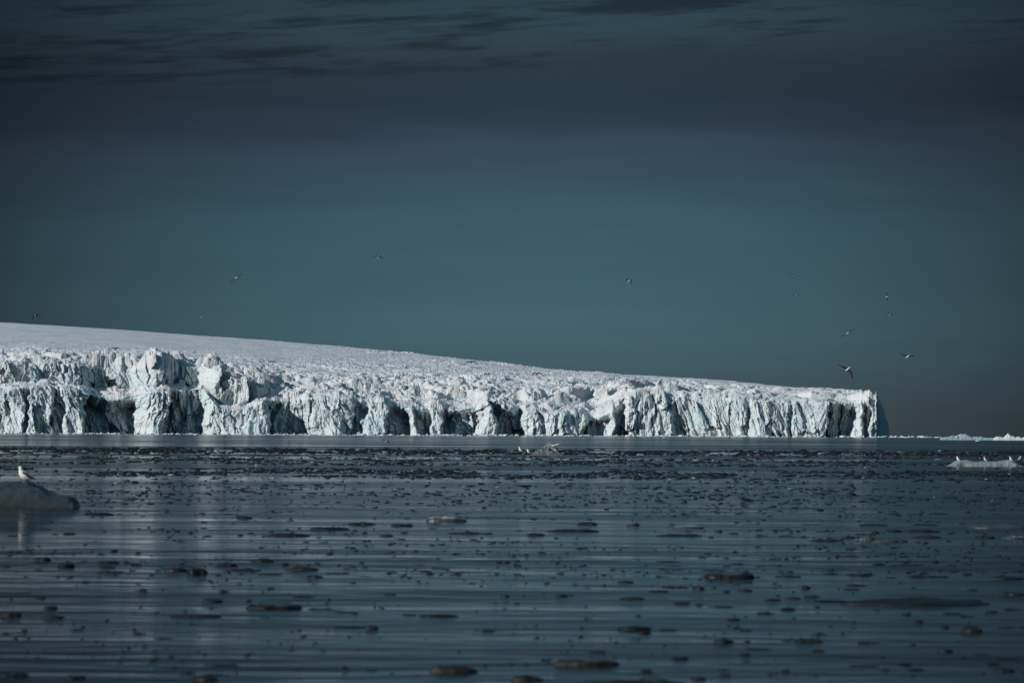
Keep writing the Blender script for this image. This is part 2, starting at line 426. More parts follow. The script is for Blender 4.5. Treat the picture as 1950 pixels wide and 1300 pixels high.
NL, NG, NU, NT = 100, 34, 46, 560
rows_y = []; rows_z = []; rows_kind = []
def face_disp(s, z, k=1.0):
    """metres towards the sea"""
    w1 = 3.0 * fbm(s / 14, z / 14, 61, 3); w2 = 3.0 * fbm(s / 14, z / 14, 65, 3)
    shear = 0.55 * fbm(s / 70, s * 0 + z * 0, 63, 2)
    s = s + shear * z
    z = z * (0.72 - 0.24 * sstep(960, 1110, s))
    s1 = s + w1; z1 = z + w2
    big2 = cells((s + 5 * fbm(s / 25, z / 25, 67, 2)) / 24, z1 / 26, 91)
    f1, f2, dx, dy, a, b_, c = cells(s1 / 13, z1 / 24, 101)
    o = 5.0 * (a - 0.5) + (b_ - 0.5) * dx * 12 + (c - 0.5) * dy * 10
    o = o + 4.5 * (big2[4] - 0.5) + big2[2] * (big2[5] - 0.5) * 12 + big2[3] * (big2[6] - 0.5) * 14
    f1, f2, dx, dy, a, b_, c = cells((s1 + 0.22 * z) / 6.0, z1 / 11, 131)
    o = o + 3.2 * (a - 0.5) + (b_ - 0.5) * dx * 7.5 + (c - 0.5) * dy * 3.0
    f1, f2, dx, dy, a, b_, c = cells((s1 - 0.15 * z) / 2.6, z1 / 4.4, 151)
    o = o + 1.5 * (a - 0.5) + (b_ - 0.5) * dx * 3.0 + (c - 0.5) * dy * 1.2
    o = o + 1.5 * fbm(s / 5.5, z / 6.5, 183, 4, 0.65) + 1.5 * (ridged((s + 0.3 * w1) / 7, z / 34, 171, 4, 0.6) - 0.5) + 1.0 * fbm(s / 2.3, z / 2.6, 181, 3, 0.65)
    return o * k * 0.85
Sg = S[None, :]
ew0 = sstep(1640, 1665, px)
# lower face
v = np.linspace(0, 1, NL)[:, None]
zz = -1.5 + (z_l[None] + 1.5) * v
lean = 10.0 * v ** 1.3 - 2.0 * sstep(0.06, 0.0, v)
vary = 0.2 + 1.5 * vnoise(Sg / 38, Sg * 0, 191)
apron = -14.0 * sstep(0.55, 0.95, vnoise(Sg / 22, Sg * 0, 193)) * np.clip(1 - v * 1.6, 0, 1) ** 1.5
alc2 = alc_at(zz); alc = alc2[-1]
rough_alc = 1 + 0.25 * sstep(4, 20, alc2)
# bays close up towards the top with overhanging rubble
alc_v = alc2 * (1 - (0.1 + 0.5 * vnoise(Sg / 25, Sg * 0, 197)) * sstep(0.66, 1.0, v + 0.12 * fbm(Sg / 9, zz / 9, 195, 3)))
dd = lean * vary + apron * (1 - ew0[None]) + alc_v - big[None] * (1 - 0.5 * v) - face_disp(Sg, zz) * rough_alc * (1 - 0.15 * sstep(1668, 1690, px)[None])
LOW_d, LOW_z = dd, zz
edge_d = dd[-1]
# ledge of fallen blocks
v = np.linspace(0, 1, NG + 1)[1:, None]
ed_s = smooth_cols(edge_d, 41); zl_s = smooth_cols(z_l, 41); qk = np.exp(-v * 9)
ld = (ed_s[None] + (edge_d - ed_s)[None] * qk) * (1 - v) + (np.maximum(ed_s, 0)[None] * 0.35 + 7 + ledge[None] * 1.0 + smooth_cols(alc, 41)[None] * 0.45) * v
lz = (zl_s[None] + (z_l - zl_s)[None] * qk) * (1 - v) + smooth_cols(z_f, 25)[None] * v
f1, f2, dx, dy, a, b_, c = cells((Sg + 2 * fbm(Sg / 6, ld / 6, 211, 2)) / 7.0, ld / 6.0, 203)
g1, g2, ex, ey, a2, b2, c2 = cells(Sg / 2.8, ld / 2.8, 207)
H1, H2, HX, HY, ha, hb, hc = cells((Sg + 6 * fbm(Sg / 14, ld / 14, 213, 2)) / 19.0, ld / 15.0, 215)
bump_ = (9.0 * ha - 2.0 + HX * (hb - 0.5) * 9) * np.clip(1.15 - H1 * 1.25, 0, 1) + 4.2 * (a - 0.35) * np.clip(1.2 - f1 * 1.3, 0, 1) + 1.4 * (a2 - 0.4) + 1.5 * ex * (b2 - 0.5) + 1.2 * fbm(Sg / 5, ld / 5, 209, 4)
bump_ = bump_ * np.minimum(1, v * 5) * (1 - 0.7 * endw[None])
lz = lz + bump_ * np.minimum(1, (1 - v) * 8 + 0.25)
LG_d, LG_z = ld, lz
# upper tier face
v = np.linspace(0, 1, NU + 1)[1:, None]
z0 = LG_z[-1]; d0_ = LG_d[-1]
zu_s = smooth_cols(z_u, 31)
uz = z0[None] + (zu_s - z0)[None] * v + (z_u - zu_s)[None] * v ** 5
amp = np.clip((z_u - z0) / 18.0, 0.15, 1.25)[None]
f1, f2, dx, dy, a, b_, c = cells((Sg + 5 * fbm(Sg / 16, uz / 16, 221, 3)) / 17.0, uz / 26 + 0.5, 223)
col_ = 9 * (a - 0.5) + dx * (b_ - 0.5) * 16 + dy * (c - 0.3) * 12 
d0s = smooth_cols(d0_, 13)
ud = (d0s[None] + (d0_ - d0s)[None] * np.exp(-v * 12)) + 4 * v - (face_disp(Sg + 400, uz, 0.55) + col_) * amp * np.minimum(1, v * 6)
U_d, U_z = ud, uz
# ice surface behind
u = (np.arange(NT) + 1) / NT
aexp = 2.5
td = (np.exp(aexp * u) - 1) / (math.exp(aexp) - 1)
top_d0 = U_d[-1]; top_z0 = U_z[-1]
ew = sstep(1640, 1668, px)
sm_d = smooth_cols(top_d0, 161) * (1 - ew) + smooth_cols(top_d0, 9) * ew; sm_z = smooth_cols(top_z0, 161) * (1 - ew) + smooth_cols(top_z0, 9) * ew
back = np.maximum(reach - dF * 0.75, 60)
run = back[None] * td[:, None]
md_ = smooth_cols(top_d0, 25) * (1 - ew) + top_d0 * ew
T_d = sm_d[None] + run + (md_ - sm_d)[None] * np.exp(-run / 40.0) + (top_d0 - md_)[None] * np.exp(-run / 2.5)
z_sky = z_of(px, y_sky, DF + back)
prof = td[:, None] ** 0.80
sm_z2 = smooth_cols(sm_z, 701) * (1 - ew) + sm_z * ew
z_sky = smooth_cols(z_sky, 121) * (1 - ew) + z_sky * ew
T_z = sm_z2[None] * (1 - prof) + z_sky[None] * prof + (top_z0 - sm_z)[None] * np.exp(-run / 16.0) + (sm_z - sm_z2)[None] * np.exp(-run / 170.0)
T_z = T_z + (fbm(Sg / 160, T_d / 220, 231, 3) * 3.0) * np.minimum(1, td[:, None] * 6) * (1 - td[:, None])
dep = run
pxg = px[None]
# roughness: strong near the edge, fading inland; the far upper left is smooth snow
zone = np.exp(-dep / (230 + 200 * sstep(350, 900, pxg)))
far_ = 0.20 + 0.30 * sstep(420, 1000, pxg)
smooth_left = sstep(420, 1000, dep - 260 * sstep(150, 900, pxg) + 120 * fbm(Sg / 150, T_d / 120, 291, 3)) * sstep(700, 200, pxg)
A = (0.9 * zone + far_ * (1 - zone) + 0.25 * sstep(900, 200, dep) * (1 - zone)) * (1 - 0.93 * smooth_left)
A = A * (0.55 + 0.9 * vnoise(Sg / 70, T_d / 90, 241)) * (1 - 0.55 * sstep(1100, 1500, pxg))
wx = 7 * fbm(Sg / 30, T_d / 30, 243, 3); wy = 7 * fbm(Sg / 30, T_d / 30, 247, 3)
f1, f2, dx, dy, a, b_, c = cells((Sg + wx) / 26.0, (T_d + wy) / 17.0, 251)
tp = sstep(0.0, 0.30, f2 - f1)
h = tp * (5.5 * (a - 0.35) + dx * (b_ - 0.5) * 4 + dy * (c - 0.5) * 5) - 2.6 * sstep(0.10, 0.0, f2 - f1) * sstep(0.35, 0.65, vnoise(Sg / 20, T_d / 14, 283))
F1, F2, DX, DY, a5, b5, c5 = cells((Sg + 2 * wx) / 58.0, (T_d + 2 * wy) / 46.0, 281)
h = h * (0.45 + 0.55 * zone)
h = h + sstep(0.0, 0.16, F2 - F1) * (11.0 * (a5 - 0.4) * np.clip(1.25 - 1.3 * F1 ** 1.5, 0, 1) + DX * (b5 - 0.5) * 9 + DY * (c5 - 0.7) * 6) * (0.22 + zone) * 1.15
f1, f2, dx, dy, a, b_, c = cells((Sg + wx * .5) / 9.0, (T_d + wy * .5) / 6.5, 255)
h = h + (0.35 + 0.65 * zone) * sstep(0.0, 0.32, f2 - f1) * (3.2 * (a - 0.3) + dx * (b_ - 0.5) * 2.4 + dy * (c - 0.5) * 2.0) - 0.9 * sstep(0.12, 0.0, f2 - f1)
h = h + 0.5 * fbm(Sg / 6, T_d / 7, 259, 3)
# scattered taller seracs
f1, f2, dx, dy, a, b_, c = cells((Sg + wx) / 30.0, (T_d + wy) / 24.0, 271)
h = h + np.where(a > 0.62, 1, 0) * (2.5 + 4 * b_) * sstep(0.46, 0.14, f1) * zone
h = h * (1 + 0.5 * zone)
T_z = T_z + h * A * np.minimum(1, dep / 5.0)
T_z = T_z + 0.3 * fbm(Sg / 22, T_d / 30, 277, 3) 
# keep the skyline clean towards the back
# drop away behind the skyline
nb = 3
bk_d = T_d[-1][None] + np.array([60., 200., 500.])[:, None]
bk_z = T_z[-1][None] - np.array([3., 14., 60.])[:, None]

ALLd = np.concatenate([LOW_d, LG_d, U_d, T_d, bk_d]) ; ALLz = np.concatenate([LOW_z, LG_z, U_z, T_z, bk_z])
# the front runs at right angles to the view, then swings round to the rear at its end:
# blend the direction of "inland" from +Y to -X along the end
tang = np.clip(dF / 380, 0, 1)
ang = np.concatenate([np.zeros(len(c_front)), tt[1:] * math.pi / 2 * 0.9])
ix = -np.sin(ang); iy = np.cos(ang)
nfront = NL + NG + NU
x0 = x_of(px, 800.0, DF); y0 = DF
ALLd[:nfront] = ALLd[:nfront] * (1 - 0.78 * sstep(1663, 1676, px)[None]); top_d0 = ALLd[nfront - 1]
X = np.empty_like(ALLd); Y = np.empty_like(ALLd)
# body of the end leans and bulges: wider at the foot
X[:nfront] = x0[None] + ALLd[:nfront] * ix[None]; Y[:nfront] = y0[None] + ALLd[:nfront] * iy[None]
# where the front is straight the columns fan out along the line of sight
fan = (1 + ALLd[:nfront] / D0)
X[:nfront] = np.where(dF[None] < 1, x0[None] * fan, X[:nfront])
X[:nfront] -= (endw * 1.5)[None] * np.clip((ALLz[:nfront] - 12) / 30.0, 0, 1.3) ** 1.5
edge_x = X[nfront - 1]; edge_y = Y[nfront - 1]
bdx = np.minimum(px, 1662.0); b_d = DF * 0 + D0 + reach + 30
tgt_x = x_of(bdx, 745.0, b_d); tgt_y = b_d
tgt_x = np.where(px <= 1662, x_of(px, 745.0, b_d), x_of(1662 - 0 * px, 745.0, b_d) + (px - 1662) * 0.15)
tk = np.minimum(1.15, (ALLd[nfront:] - top_d0[None]) / np.maximum(back + sm_d - top_d0, 50)[None])
X[nfront:] = edge_x[None] + (tgt_x - edge_x)[None] * tk
Y[nfront:] = edge_y[None] + (tgt_y - edge_y)[None] * tk
ef = sstep(1644, 1674, px) * 0.10 + 0.02 * sstep(1600, 1660, px) * fbm(S / 8, S * 0, 601, 3)
ALLz = ALLz - np.maximum(ALLz, 0) * (ef + sstep(1610, 1670, px) * 0.07 * fbm(S / 6, S * 0, 603, 3))[None]
G = np.stack([X, Y, ALLz], -1)
nc = len(px)
root = bpy.data.objects.new('glacier', None); COL.objects.link(root); root.location = (0, D0, 0)
tag(root, 'huge white glacier ending in a jagged crevassed ice cliff above the dark sea', 'glacier')
off = np.array([0, D0, 0.0])
fr = np.repeat(np.arange(nfront - 1), nc - 1)
mesh_np('ice_cliff', (G[:nfront] - off).reshape(-1, 3), grid_faces(nfront, nc), [m_face, m_snow], root, midx=((fr >= NL + 2) & (fr < NL + NG - 1)).astype(int))
mesh_np('snow_slope', (G[nfront - 1:] - off).reshape(-1, 3), grid_faces(G.shape[0] - nfront + 1, nc), [m_snow], root)

# ------------------------------------------------------------------ floating ice
def floe_shape(w, hgt, seed, style='dome', dep=0.6, nr=12, na=36):
    """closed lump of ice, w wide, standing hgt out of the water; origin on the water line"""
    rs = np.linspace(0, 1, nr)[:, None]; th = np.linspace(0, 2 * math.pi, na, endpoint=False)[None]
    cx, sx = np.cos(th), np.sin(th)
    sd_ = seed * 7.31
    out_ = 1 + 0.34 * fbm(cx * 1.3 + sd_, sx * 1.3 + sd_, 5, 3) + 0.07 * fbm(cx * 5 + sd_, sx * 5, 6, 2)
    x = rs * cx * out_; y = rs * sx * out_
    n = fbm(x * 1.6 + sd_, y * 1.6 - sd_, 11, 4, 0.6); n2 = fbm(x * 5 + sd_, y * 5, 12, 3)
    if style == 'dome':   p = np.sqrt(np.clip(1 - rs ** 2.4, 0, 1)) * (0.78 + 0.45 * n) + 0.07 * n2
    elif style == 'slab': p = np.clip(1 - rs ** 4.5, 0, 1) ** 0.7 * (0.72 + 0.30 * n + 0.45 * fbm(x * 4 + sd_, y * 2, 15, 4, 0.65)) + 0.12 * n2
    elif style == 'lumps':p = np.sqrt(np.clip(1 - rs ** 4, 0, 1)) * (0.35 + 0.95 * np.clip(fbm(x * 2.2 + sd_, y * 1.2, 13, 3) + 0.35, 0, 1)) + 0.10 * n2
    elif style == 'chain':p = np.sqrt(np.clip(1 - rs ** 3, 0, 1)) * (0.15 + 1.0 * np.clip(fbm(x * 4 + sd_, y * 1.0, 13, 3) + 0.25, 0, 1)) + 0.10 * n2
    elif style == 'peak': p = np.clip(1 - rs, 0, 1) ** 0.8 * (0.95 + 0.35 * n) + 0.05 * n2
    p = np.clip(p, 0, 1.3); p[-1] = 0
    V = np.stack([x * w / 2, y * w / 2 * dep, p * hgt], -1)
    low = V[-1:].copy(); low[..., 2] = -0.12 * hgt - 0.02; low[..., :2] *= 1.02
    bot = low * 0.3; bot[..., 2] = -0.35 * hgt - 0.05
    V = np.concatenate([V, low, bot]).reshape(-1, 3)
    Fq = grid_faces(nr + 2, na, True)
    return V, Fq
def cap(Fq, V): return Fq
def floe(px_, py_, wpx, hpx, label, mat, style='dome', seed=0, dep=0.6, group=None, name='ice_floe', cat='ice floe', topmat=None, smooth=True, nr=12, na=36, share=None):
    x, y, z = on_water(px_, py_ - hpx * 0.15)
    m = y / F
    wm = wpx * m; hm_ = hpx * m * (0.52 if name == 'ice_floe' else 1)
    y = y + wm * dep / 2 * 0.75
    V, Fq = floe_shape(wm, hm_, seed, style, dep, nr, na)
    mi = None
    if topmat:
        zc = V[Fq].mean(1); nz_ = fbm(zc[:, 0] / wm * 5 + seed, zc[:, 1] / wm * 5, 33, 3)
        mi = (zc[:, 2] > hm_ * (0.55 + 0.35 * nz_)).astype(int)
    o = mesh_np(name, V, Fq, [mat] + ([topmat] if topmat else []), smooth=smooth, midx=mi)
    o.location = (x, y, float(wz(x, y)[0]) + 0.004)
    tag(o, label, cat, group)
    return o

FL = [ # px, base py, width, height, material, style, label, top material
 (848, 994, 80, 17, m_grey, 'lumps', 'grey ice floe with a pale dome on its left side, mid water', m_pale),
 (1118, 999, 36, 10, m_brown, 'dome', 'dark rounded ice lump right of the pale domed floe', None),
 (465, 987, 35, 10, m_brown, 'dome', 'small brown rounded ice lump left of the long dark floes', None),
 (1310, 1007, 60, 11, m_grey, 'dome', 'pale grey translucent ice floe just above a long dark floe', m_pale),
 (1207, 1001, 25, 8, m_brown, 'lumps', 'small dark lump between the dark rounded lump and the pale grey floe', None),
 (1387, 1103, 86, 21, m_dark, 'lumps', 'dark ice floe with two clear glassy knobs on top', m_grey),
 (525, 1160, 108, 21, m_dark, 'slab', 'broad dark ice floe with a frosty white top edge, lower left', m_grey),
 (335, 1091, 44, 15, m_dark, 'dome', 'dark ice lump touching a taller lump on its right', None),
 (373, 1095, 42, 20, m_dark, 'dome', 'taller dark ice lump of the pair, lower left', None),
 (80, 1069, 38, 13, m_brown, 'dome', 'brown ice lump right of the left edge, below the big floe', None),
 (501, 1073, 43, 13, m_dark, 'dome', 'dark oval ice floe above the brown oval one', None),
 (571, 1088, 63, 12, m_brown, 'dome', 'brown oval ice floe lying right of a dark flat one', None),
 (430, 1080, 44, 11, m_brown, 'dome', 'brown ice floe over a long flat dark strip', None),
 (463, 1088, 66, 6, m_dark, 'chain', 'long flat dark strip of ice below the brown floe', None),
 (372, 1174, 92, 8, m_dark, 'slab', 'long flat dark ice strip left of the broad frosty floe', None),
 (548, 1021, 82, 9, m_brown, 'slab', 'long pale brown ice slab below a darker slab', None),
 (626, 1009, 78, 8, m_dark, 'slab', 'long dark ice slab with a level top', None),
 (690, 999, 50, 8, m_brown, 'slab', 'pale brown ice slab at the upper right of the long dark one', None),
 (765, 1001, 45, 7, m_dark, 'slab', 'short dark ice slab left of the pale domed floe', None),
 (736, 1021, 26, 6, m_brown, 'dome', 'small brown ice bit below the short dark slab', None),
 (895, 1017, 92, 6, m_dark, 'chain', 'thin broken line of dark ice below the pale domed floe', None),
 (1092, 1013, 88, 9, m_brown, 'slab', 'long brown ice slab below the dark rounded lump', None),
 (1020, 1020, 34, 7, m_dark, 'dome', 'dark ice bit at the left end of the long brown slab', None),
 (1297, 1021, 84, 7, m_dark, 'chain', 'long thin dark ice floe under the pale grey translucent one', None),
 (1758, 1153, 288, 20, m_dark, 'slab', 'very long low dark ice floe, lower right, largest of the dark ones', m_brown),
 (865, 1281, 84, 27, m_brown, 'dome', 'blurred brown ice lump near the bottom edge, left of a flatter floe', None),
 (1113, 1268, 110, 24, m_brown, 'dome', 'blurred brown ice floe with a white frosted crest near the bottom edge', m_grey),
 (1005, 1295, 62, 14, m_dark, 'lumps', 'blurred dark ice patch between two big floes at the bottom edge', None),
 (1215, 1306, 190, 24, m_dark, 'lumps', 'wide dark ice floe cut by the bottom edge of the picture', m_grey),
 (828, 1174, 73, 8, m_dark, 'slab', 'flat dark ice strip with a raised left end, lower middle', None),
 (708, 1196, 25, 10, m_dark, 'slab', 'small square dark ice block lower left of the flat strip', None),
 (1070, 1135, 27, 6, m_dark, 'slab', 'small dark ice block, left of two thin slabs', None),
 (962, 1135, 18, 5, m_dark, 'slab', 'tiny dark square ice block alone in open water', None),
 (1205, 1141, 46, 7, m_brown, 'slab', 'brown ice slab with a tiny spike in the lower middle', None),
 (1254, 1128, 36, 4, m_dark, 'slab', 'thin dark ice slab right of the spiked brown one', None),
 (1192, 1109, 32, 5, m_dark, 'slab', 'thin dark ice slab above the spiked brown one', None),
 (1331, 1124, 27, 7, m_dark, 'lumps', 'small lumpy dark ice piece below the glassy knobbed floe', None),
 (403, 1146, 38, 10, m_dark, 'slab', 'dark ice block with a glinting side, left of the frosty floe', None),
 (143, 1290, 43, 11, m_dark, 'slab', 'blurred dark ice block at the lower left bottom edge', None),
 (385, 1293, 56, 10, m_dark, 'dome', 'blurred dark ice streak at the bottom, right of a dark block', None),
 (25, 1286, 56, 10, m_dark, 'lumps', 'blurred dark ice patch in the bottom left corner', None),
 (1621, 944, 19, 10, m_brown, 'dome', 'single dark rounded lump standing above the far scattered ice', None),
 (1652, 1031, 30, 22, m_grey, 'peak', 'translucent grey ice knob at the end of a faint low floe', None),
 (1697, 1034, 62, 13, m_grey, 'dome', 'faint translucent low floe joined to a grey knob', None),
 (1895, 1008, 108, 15, m_grey, 'lumps', 'faint translucent ragged floe near the right edge', None),
 (1769, 1025, 50, 9, m_brown, 'dome', 'brown ice lump between the faint translucent floes', None),
 (1876, 1025, 36, 8, m_brown, 'lumps', 'small brown ice piece under the ragged translucent floe', None),
 (1932, 1027, 44, 10, m_grey, 'slab', 'grey ice piece with a bright top at the right edge', m_pale),
 (1763, 1000, 52, 5, m_dark, 'slab', 'thin dark ice strip above two dark joined floes', None),
 (1661, 1001, 56, 5, m_dark, 'slab', 'thin dark ice strip left of another, right of centre', None),
 (1703, 1013, 33, 7, m_dark, 'slab', 'dark ice slab at the left end of a longer one', None),
 (1755, 1013, 68, 7, m_dark, 'slab', 'longer dark ice slab touching a short one on its left', None),
 (1850, 1203, 40, 13, m_brown, 'slab', 'two layered brown ice block at the lower right', None),
 (1921, 1104, 62, 9, m_dark, 'dome', 'dark oval floe at the right edge above a grey one', None),
 (1928, 1134, 44, 10, m_brown, 'dome', 'brown floe at the right edge beside the very long dark floe', None),
 (1801, 1241, 25, 8, m_dark, 'dome', 'small dark oval ice bit alone at the lower right', None),
 (1915, 1277, 42, 10, m_dark, 'dome', 'blurred dark floe near the bottom right corner', None),
 (1208, 1198, 66, 11, m_dark, 'slab', 'blurred dark ice strip with a smaller one under it', None),
 (1228, 1206, 26, 7, m_dark, 'dome', 'small blurred dark bit under the dark strip', None),
 (1377, 1224, 40, 11, m_dark, 'dome', 'blurred dark oval bit, lower middle right', None),
 (1540, 1222, 55, 11, m_dark, 'lumps', 'blurred pair of dark slanting ice bits, lower right of centre', None),
 (1330, 1292, 32, 8, m_dark, 'dome', 'small blurred dark bit at the bottom edge right of the wide floe', None),
 (186, 981, 62, 8, m_dark, 'dome', 'flat dark ice floe right of the big grey floe at left', None),
 (205, 1074, 38, 8, m_dark, 'slab', 'upper one of three stacked dark strips at the left', None),
 (203, 1082, 32, 5, m_dark, 'slab', 'middle one of three stacked dark strips at the left', None),
 (210, 1092, 56, 7, m_dark, 'chain', 'lowest and widest of three stacked dark strips at the left', None),
 (125, 1080, 30, 9, m_dark, 'lumps', 'lumpy dark ice bit left of the three stacked strips', None),
 (20, 1172, 40, 13, m_brown, 'dome', 'brown blurred lump at the left edge, lower left', None),
 (97, 1158, 28, 8, m_dark, 'dome', 'small dark lump over a flat dark one, lower left', None),
 (101, 1175, 42, 7, m_dark, 'slab', 'flat dark bit under a small dark lump, lower left', None),
 (598, 1101, 34, 7, m_dark, 'lumps', 'dark ice bit with a raised right end below the brown oval floe', None),
 (1503, 1099, 46, 7, m_dark, 'chain', 'ragged dark ice strip right of the glassy knobbed floe', None),
 (1535, 1121, 18, 10, m_brown, 'lumps', 'upright little brown ice chunk lower right of centre', None),
 (1421, 1127, 24, 6, m_dark, 'slab', 'small flat dark bit just below the glassy knobbed floe at its right', None),
 (1512, 1140, 28, 6, m_brown, 'dome', 'small brown oval bit below the upright chunk', None),
 (1375, 1156, 46, 5, m_dark, 'chain', 'thin dark wavy ice strip in the lower right middle', None),
 (1640, 1096, 60, 7, m_dark, 'chain', 'broken dark strip of ice above the very long floe, its left end', None),
 (1765, 1100, 72, 9, m_dark, 'chain', 'broken dark strip of ice above the very long floe, at its middle', None),
 (1575, 1031, 74, 7, m_brown, 'chain', 'thin reddish brown strip of broken ice right of centre', None),
 (1615, 1025, 26, 8, m_brown, 'lumps', 'small brown lump left of the translucent knob', None),
]
for i, (a, b_, wd, ht, mt, sty, lab, tm) in enumerate(FL):
    near = b_ > 1060
    floe(a, b_, wd, ht, lab, mt, sty, 20 + i * 3, 0.5 if wd > 60 else 0.8, topmat=tm)

# iceberg with the landing gull, and the low dark shelf beside it
floe(992, 866, 56, 6, 'low dark shelf of ice with two gulls sitting on it', m_brown, 'dome', 175, 0.6)
# right hand floe with gulls: one floe of four humps
x, y, z = on_water(1878, 888); m_ = y / F
nx, ny = 150, 40
gx = np.linspace(-74, 74, nx)[None]; gy = np.linspace(-1, 1, ny)[:, None]
hump = lambda c, wd, ht: ht * np.exp(-((gx - c) / wd) ** 2)
prof_ = hump(-56, 16, 8) + hump(-34, 16, 8) + hump(0, 22, 8.5) + hump(27, 12, 5) + hump(49, 17, 10.5) + 1.5
prof_ = prof_ * np.clip(1 - np.abs(gx / 74) ** 8, 0, 1) * np.sqrt(np.clip(1 - gy ** 4, 0, 1)) * (1 + 0.18 * fbm(gx / 9, gy * 4, 301, 4)) + 0.5 * fbm(gx / 3, gy * 8, 303, 3)
prof_ = np.maximum(prof_, 0.0); prof_[0] = prof_[-1] = -2; prof_[:, 0] = prof_[:, -1] = -2
V = np.stack([gx * m_ * np.ones_like(gy), gy * 28 * m_ * (1 + 0.15 * fbm(gx / 20, gx * 0, 305, 3)), prof_ * m_], -1).reshape(-1, 3)
o = mesh_np('ice_floe', V, grid_faces(ny, nx), [m_pale], smooth=True); o.location = (x, y + 24 * m_, 0)
tag(o, 'long low whitish ice floe with several humps at the right edge and gulls on it', 'ice floe')

# distant icebergs beyond the glacier's end
def berg(px_, py_, wpx, hs, label, mat, seed, jag=1.0, dep=0.45, name='iceberg', cat='iceberg', smooth=False, nx=160, ny=36, nf=8, na_=0.25):
    x, y, z = on_water(px_, py_); m = y / F
    gx = np.linspace(-0.5, 0.5, nx)[None]; gy = np.linspace(-1, 1, ny)[:, None]
    hx = np.interp(gx[0] + 0.5, np.linspace(0, 1, len(hs)), hs)[None]
    f1, f2, dx, dy, a, b2, c = cells(gx * wpx / 5 + seed, gy * 3, seed)
    p = hx * np.clip(1 - np.abs(gy) ** 3, 0, 1) ** 0.5 * (0.85 + 0.4 * jag * (a - 0.5) + na_ * fbm(gx * wpx / nf + seed, gy * 3, seed + 1, 4)) + jag * 0.8 * fbm(gx * wpx / 2, gy * 9, seed + 3, 3)
    p = np.maximum(p, 0.0); p[0] = p[-1] = -2; p[:, 0] = p[:, -1] = -2
    V = np.stack([gx * wpx * m * np.ones_like(gy), gy * wpx * dep * 0.5 * m * np.ones_like(gx), p * m], -1).reshape(-1, 3)
    o = mesh_np(name, V, grid_faces(ny, nx), [mat], smooth=smooth); o.location = (x, y + wpx * dep * 0.4 * m, 0)
    tag(o, label, cat); return o
m_bluegrey = simple('blue_grey_ice', (0.36, 0.46, 0.49), 0.6, 0.25, 0.3, 0.4, 0.4, 0.3)
berg(1844, 837.5, 104, [3, 5, 7, 8, 11, 11, 8, 6, 6, 5, 4, 4], 'low ragged blue grey iceberg on the horizon right of the glacier', m_bluegrey, 401, 1.0)
berg(1928, 838, 70, [3, 7, 6, 7, 14, 8, 6, 7, 5, 8, 6], 'bright white knobbly iceberg on the horizon at the right edge', m_white, 411, 0.8)
floe(1759, 833.6, 7, 5, 'tiny white ice lump on the horizon between the glacier and the icebergs', m_white, 'dome', 61, name='ice_floe')
floe(1728, 833.4, 13, 3, 'small flat white ice piece on the horizon just right of the glacier', m_white, 'lumps', 63)
floe(1862, 840, 11, 3, 'small bright ice cake floating in front of the blue grey iceberg', m_white, 'dome', 65)

berg(-8, 966, 300, [2, 20, 34, 42, 46, 48, 50, 51, 52, 51.5, 51, 50, 51, 53, 54, 53, 50, 44, 36, 29, 25, 23, 12], 'large smooth grey ice floe at the left edge with a gull standing on it', m_wet, 421, 0.0, 0.55, 'ice_floe', 'ice floe', True, 260, 90, 45, 0.30)

berg(1040, 867, 62, [1, 3, 6, 8, 11, 15, 19, 21, 21, 19, 15, 11, 6, 2], 'pale translucent pointed iceberg with a gull landing on it', m_clear, 171, 0.7, 0.8, 'iceberg', 'iceberg', False, 110, 50, 11, 0.7)

# brash: countless small pieces in bands
rng = np.random.default_rng(5)
def lumps_mesh(name, pts, label, cat, mats, matidx=None, kind='stuff'):
    """pts: list of (x, y, w, h, depthratio) ; low irregular lumps in one mesh"""
    na = 8
    th = np.linspace(0, 2 * math.pi, na, endpoint=False)
    n = len(pts); P = np.array(pts); Zb = wz(P[:, 0], P[:, 1]) + 0.002
    rad = 0.65 + 0.45 * rng.random((n, na))
    Vs = []
    for ring, (rr_, hz) in enumerate([(1.0, -0.15), (0.98, 0.45), (0.62, 0.9), (0.12, 1.0)]):
        hh_ = hz + (rng.random((n, na)) - 0.5) * (0.5 if ring in (1, 2) else 0.1)
        r = rad * rr_ * (0.9 + 0.2 * rng.random((n, na)))
        Vs.append(np.stack([P[:, 0, None] + np.cos(th) * r * P[:, 2, None] / 2, P[:, 1, None] + np.sin(th) * r * P[:, 2, None] / 2 * P[:, 4, None], hh_ * P[:, 3, None] + Zb[:, None]], -1))
    V = np.stack(Vs, 1).reshape(-1, 3)
    g = grid_faces(4, na, True)
    Fq = (g[None] + (np.arange(n) * 4 * na)[:, None, None]).reshape(-1, 4)
    mi = None if matidx is None else np.repeat(matidx, len(g))
    o = mesh_np(name, V, Fq, mats, midx=mi); tag(o, label, cat, kind=kind); return o
def band(y0, y1, n, wr, hr, dens=None, x0=-200, x1=2150):
    pts = []
    while len(pts) < n:
        a = rng.uniform(x0, x1); t = rng.beta(1.6, 1.6); b_ = y0 + (y1 - y0) * t + 0.0041 * (a - 975)
        if dens is not None and rng.random() > dens(a, b_): continue
        x, y, _ = on_water(a, b_); m = y / F
        wpx = wr[0] * (wr[1] / wr[0]) ** (rng.random() ** 1.5); hpx = rng.uniform(*hr) * (0.6 + 0.4 * wpx / wr[1])
        pts.append((x, y, wpx * m, hpx * m, rng.uniform(0.8, 1.6)))
    return pts
clump = lambda sx, sy, seed, th_: (lambda a, b_: 1.0 if float(vnoise(np.array(a / sx), np.array(b_ / sy), seed)) > th_ else 0.06)
B = []
B += band(855, 866, 3600, (3, 20), (1.0, 3.2), clump(60, 2.0, 1, 0.30))
B += band(864, 872, 800, (3, 16), (0.8, 2.0), clump(90, 1.6, 2, 0.55))
